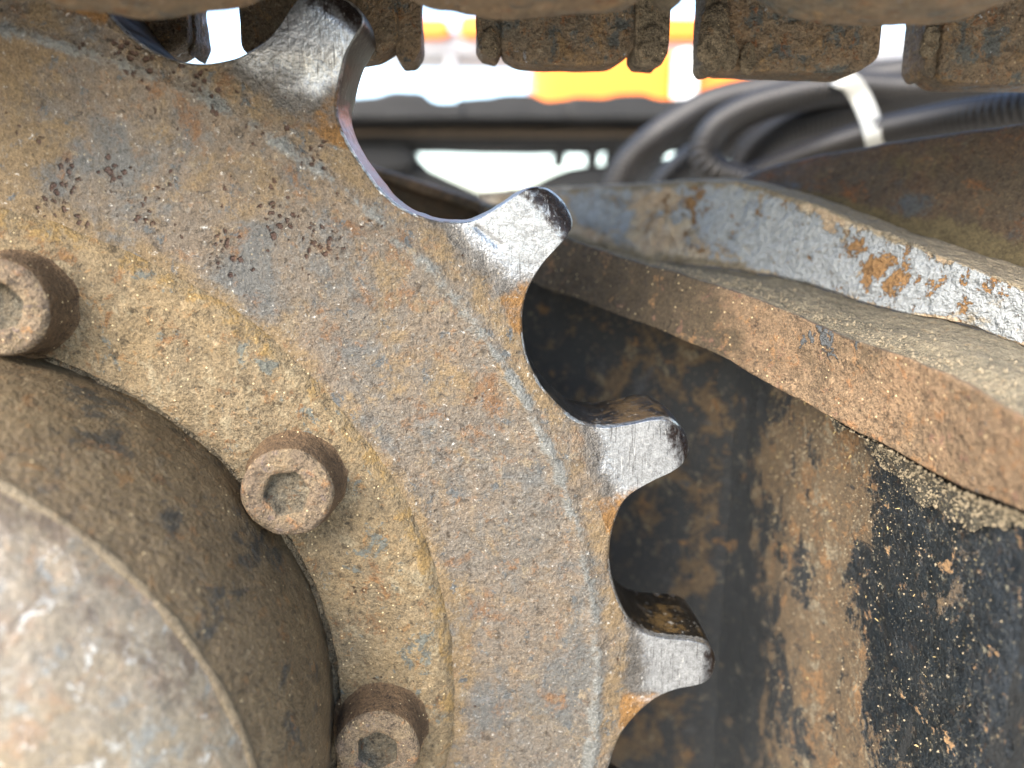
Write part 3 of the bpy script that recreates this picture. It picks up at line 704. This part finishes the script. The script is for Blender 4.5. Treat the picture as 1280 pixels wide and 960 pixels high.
# bushings across the chain and the shoes it carries
zb = EYE + .168
for k in range(-5, 7):
    x = CX + .075 + k*PITCH_X
    a = np.linspace(0, 2*math.pi, 28, endpoint=False)
    P = np.array([np.stack([x+r*np.cos(a), np.full(28, y), zb+r*np.sin(a)], -1) for r, y in ((.001,-.09),(.03,-.09),(.033,-.087),(.033,.134),(.03,.137),(.001,.137))])
    grid_obj('bushing', P, M['shoe'], chain, cc=True)
for k in range(-5, 8):
    x0 = CX + .005 + k*PITCH_X; x1 = x0 + PITCH_X - .006; z0 = EYE + .222
    pr = [(x0,z0),(x1-.012,z0),(x1,z0+.01),(x1,z0+.018),(x1-.03,z0+.018),(x1-.034,z0+.045),(x1-.046,z0+.045),(x1-.05,z0+.018),(x0+.02,z0+.018),(x0+.014,z0+.04),(x0+.004,z0+.04),(x0,z0+.018)]
    V = [(px, y, pz) for y in (-.15, .20) for px, pz in pr]; n = len(pr)
    Fc = [list(range(n))[::-1], list(range(n, 2*n))] + [[i, (i+1)%n, n+(i+1)%n, n+i] for i in range(n)]
    mesh_obj('shoe', V, Fc, M['shoe'], chain, smooth=False)

# ------------------------------------------------------------------ hoses and cable tie behind the frame
def tube(name, pts, rpx, label, rib=True, seed=0):
    c = at(*np.array(pts, float).T); L = np.linalg.norm(np.diff(spline(c, 200), axis=0), axis=1).sum()
    r0 = rpx/F_PX*(DIST+np.mean([p[2] for p in pts]))
    pitch = .0062; n = int(L/pitch*4); C = spline(c, n)
    T = np.gradient(C, axis=0); T /= np.linalg.norm(T, axis=1, keepdims=True)
    up = np.array([0,1.,0]); U = np.cross(T, up); U /= np.linalg.norm(U, axis=1, keepdims=True); Vv = np.cross(U, T)
    a = np.linspace(0, 2*math.pi, 28, endpoint=False)
    r = r0*(1 + (.10*np.sign(np.sin(np.arange(n)*math.pi/2+.01)) if rib else 0))
    P = C[:,None] + (U[:,None]*np.cos(a)[None,:,None] + Vv[:,None]*np.sin(a)[None,:,None])*np.broadcast_to(r, (n,))[:,None,None]
    o = grid_obj(name, P, M['hose'], None, cc=True, caps=True); tag(o, label, 'hose', 'hoses bundled behind the frame'); return o
tube('hydraulic_hose', [(760,300,.46),(768,258,.47),(776,229,.48),(790,204,.49),(819,176,.50),(852,153,.52),(886,134,.54),(930,121,.56),(1000,110,.58),(1080,101,.6),(1200,80,.62)], 19, 'ribbed black hose curving up leftmost of the bundle')
tube('hydraulic_hose', [(800,290,.54),(826,240,.55),(850,212,.56),(885,188,.57),(930,165,.58),(990,140,.6),(1060,120,.62)], 17, 'dark ribbed hose tucked between the leftmost hose and the looped hose')
tube('hydraulic_hose', [(1010,250,.42),(960,238,.42),(920,226,.42),(894,214,.42),(881,196,.425),(886,176,.43),(903,156,.44),(937,137,.45),(979,124,.46),(1021,115,.47),(1070,110,.48),(1130,112,.49),(1220,104,.5),(1330,84,.52)], 18, 'black hose bent into a tight loop')
tube('hydraulic_hose', [(920,250,.50),(931,210,.50),(948,184,.50),(985,160,.50),(1035,144,.5),(1090,128,.5),(1150,113,.5),(1230,98,.5),(1330,80,.5)], 21, 'black hose passing inside the loop towards the cable tie')
tube('hydraulic_hose', [(900,240,.47),(960,214,.45),(1030,188,.42),(1100,167,.37),(1180,151,.31),(1240,142,.27),(1300,134,.24),(1400,124,.2)], 19, 'ribbed black hose lowest at the right, just above the flap')
tie = [(1052,99,.40),(1064,104,.392),(1076,122,.39),(1086,145,.375),(1094,172,.355),(1098,196,.38),(1094,205,.44),(1075,180,.53),(1056,140,.55),(1046,108,.52),(1047,100,.45)]
C = spline(at(*np.array(tie, float).T), 140, closed=True)
T = np.roll(C,-1,0)-np.roll(C,1,0); T /= np.linalg.norm(T,axis=1,keepdims=True)
cen = C.mean(0); Nn = C-cen; Nn -= (Nn*T).sum(1,keepdims=True)*T; Nn /= np.linalg.norm(Nn,axis=1,keepdims=True); Bn = np.cross(T, Nn)
P = np.array([C + Bn*b*.0095 + Nn*n_*.0011 for b, n_ in ((-1,-1),(-1,1),(-.5,1.2),(.5,1.2),(1,1),(1,-1))])
o = grid_obj('cable_tie', P, M['tie'], None, cr=True, cc=True); tag(o, 'white plastic cable tie round the hoses', 'cable tie')

# ------------------------------------------------------------------ far track of the same machine, out of focus
YF = 1.25
ft = empty('far_track', (float(at(640,200,YF)[0]), YF, 0), 'dark far side track seen out of focus through the tooth gap', 'track')
def slab(name, pts, y0, y1, mat, parent, rnd=.012, step=.02):
    p = at([a for a, b in pts], [b for a, b in pts], y0); return rounded_prism(name, p[:, [0,2]], y0, y1, mat, parent, rnd=rnd, step=step, amp=.002, ny=5, seed=len(pts), sc=12)
uu = 150
for k in range(9):
    j = RNG.uniform(-4, 4, 6)
    slab('far_shoe', [(uu-7,148),(uu-7,123+j[0]*.5),(uu+36+j[1],122+j[2]*.5),(uu+50+j[1]*3,117+j[3]),(uu+84+j[4]*3,117+j[3]),(uu+104+j[4],125+j[5]*.6),(uu+147,124+j[5]*.6),(uu+147,148)], YF-.12+.004*(k%2), YF+.25-.004*(k%2), M['dark'], ft, .005, .006); uu += 142
slab('far_chain_run', [(150,144),(1430,148),(1430,184),(770,184),(760,188),(560,186),(540,184),(150,184)], YF, YF+.15, M['dark'], ft)
slab('far_guide_strip', [(150,160),(1430,164),(1430,172),(150,168)], YF-.03, YF-.005, M['shoe'], ft, .003)
slab('far_track_frame', [(150,190),(500,188),(524,192),(532,214),(560,226),(578,244),(600,250),(640,240),(668,232),(690,218),(712,210),(768,204),(800,196),(1430,190),(1430,470),(150,470)], YF+.02, YF+.2, M['dark'], ft)
for (a, b, c) in [(697,706,60),(741,748,60),(765,800,60)]: slab('far_bracket', [(a,176),(b,176),(b+3,212),(a-3,212)], YF, YF+.1, M['dark'], ft, .004)
slab('far_carrier_plate', [(150,180),(505,180),(520,186),(526,200),(510,214),(150,216)], YF-.02, YF+.12, M['dark'], ft)

# ------------------------------------------------------------------ orange machine in the yard behind
YO = 3.2
om = empty('orange_machine', (float(at(800,100,YO)[0]), YO, 0), 'bright orange machine side in the sunlit yard behind the hoses', 'machine')
def box(name, u0, v0, u1, v1, y0, d, mat):
    a, b = at(u0, v1, y0), at(u1, v0, y0)
    pr = np.array([(a[0],a[2]),(b[0],a[2]),(b[0],b[2]),(a[0],b[2])])
    return rounded_prism(name, pr, y0, y0+d, mat, om, rnd=.012, step=.04, amp=.0, ny=5)
box('upper_beam', 505, 22, 566, 46, YO, .4, M['orange']); box('upper_beam', 572, 22, 960, 46, YO, .4, M['orange'])
box('grey_beam', 480, 46.5, 1300, 66, YO+.05, .4, M['grey'])
box('side_panel', 668, 66.5, 1010, 150, YO+.02, .5, M['orange'])
box('white_post', 842, 60, 874, 152, YO-.08, .06, M['white'])
box('grey_leg', 556, 66, 572, 92, YO+.02, .2, M['grey'])
box('machine_base', 760, 262, 1100, 480, YO+.1, .5, M['dark'])
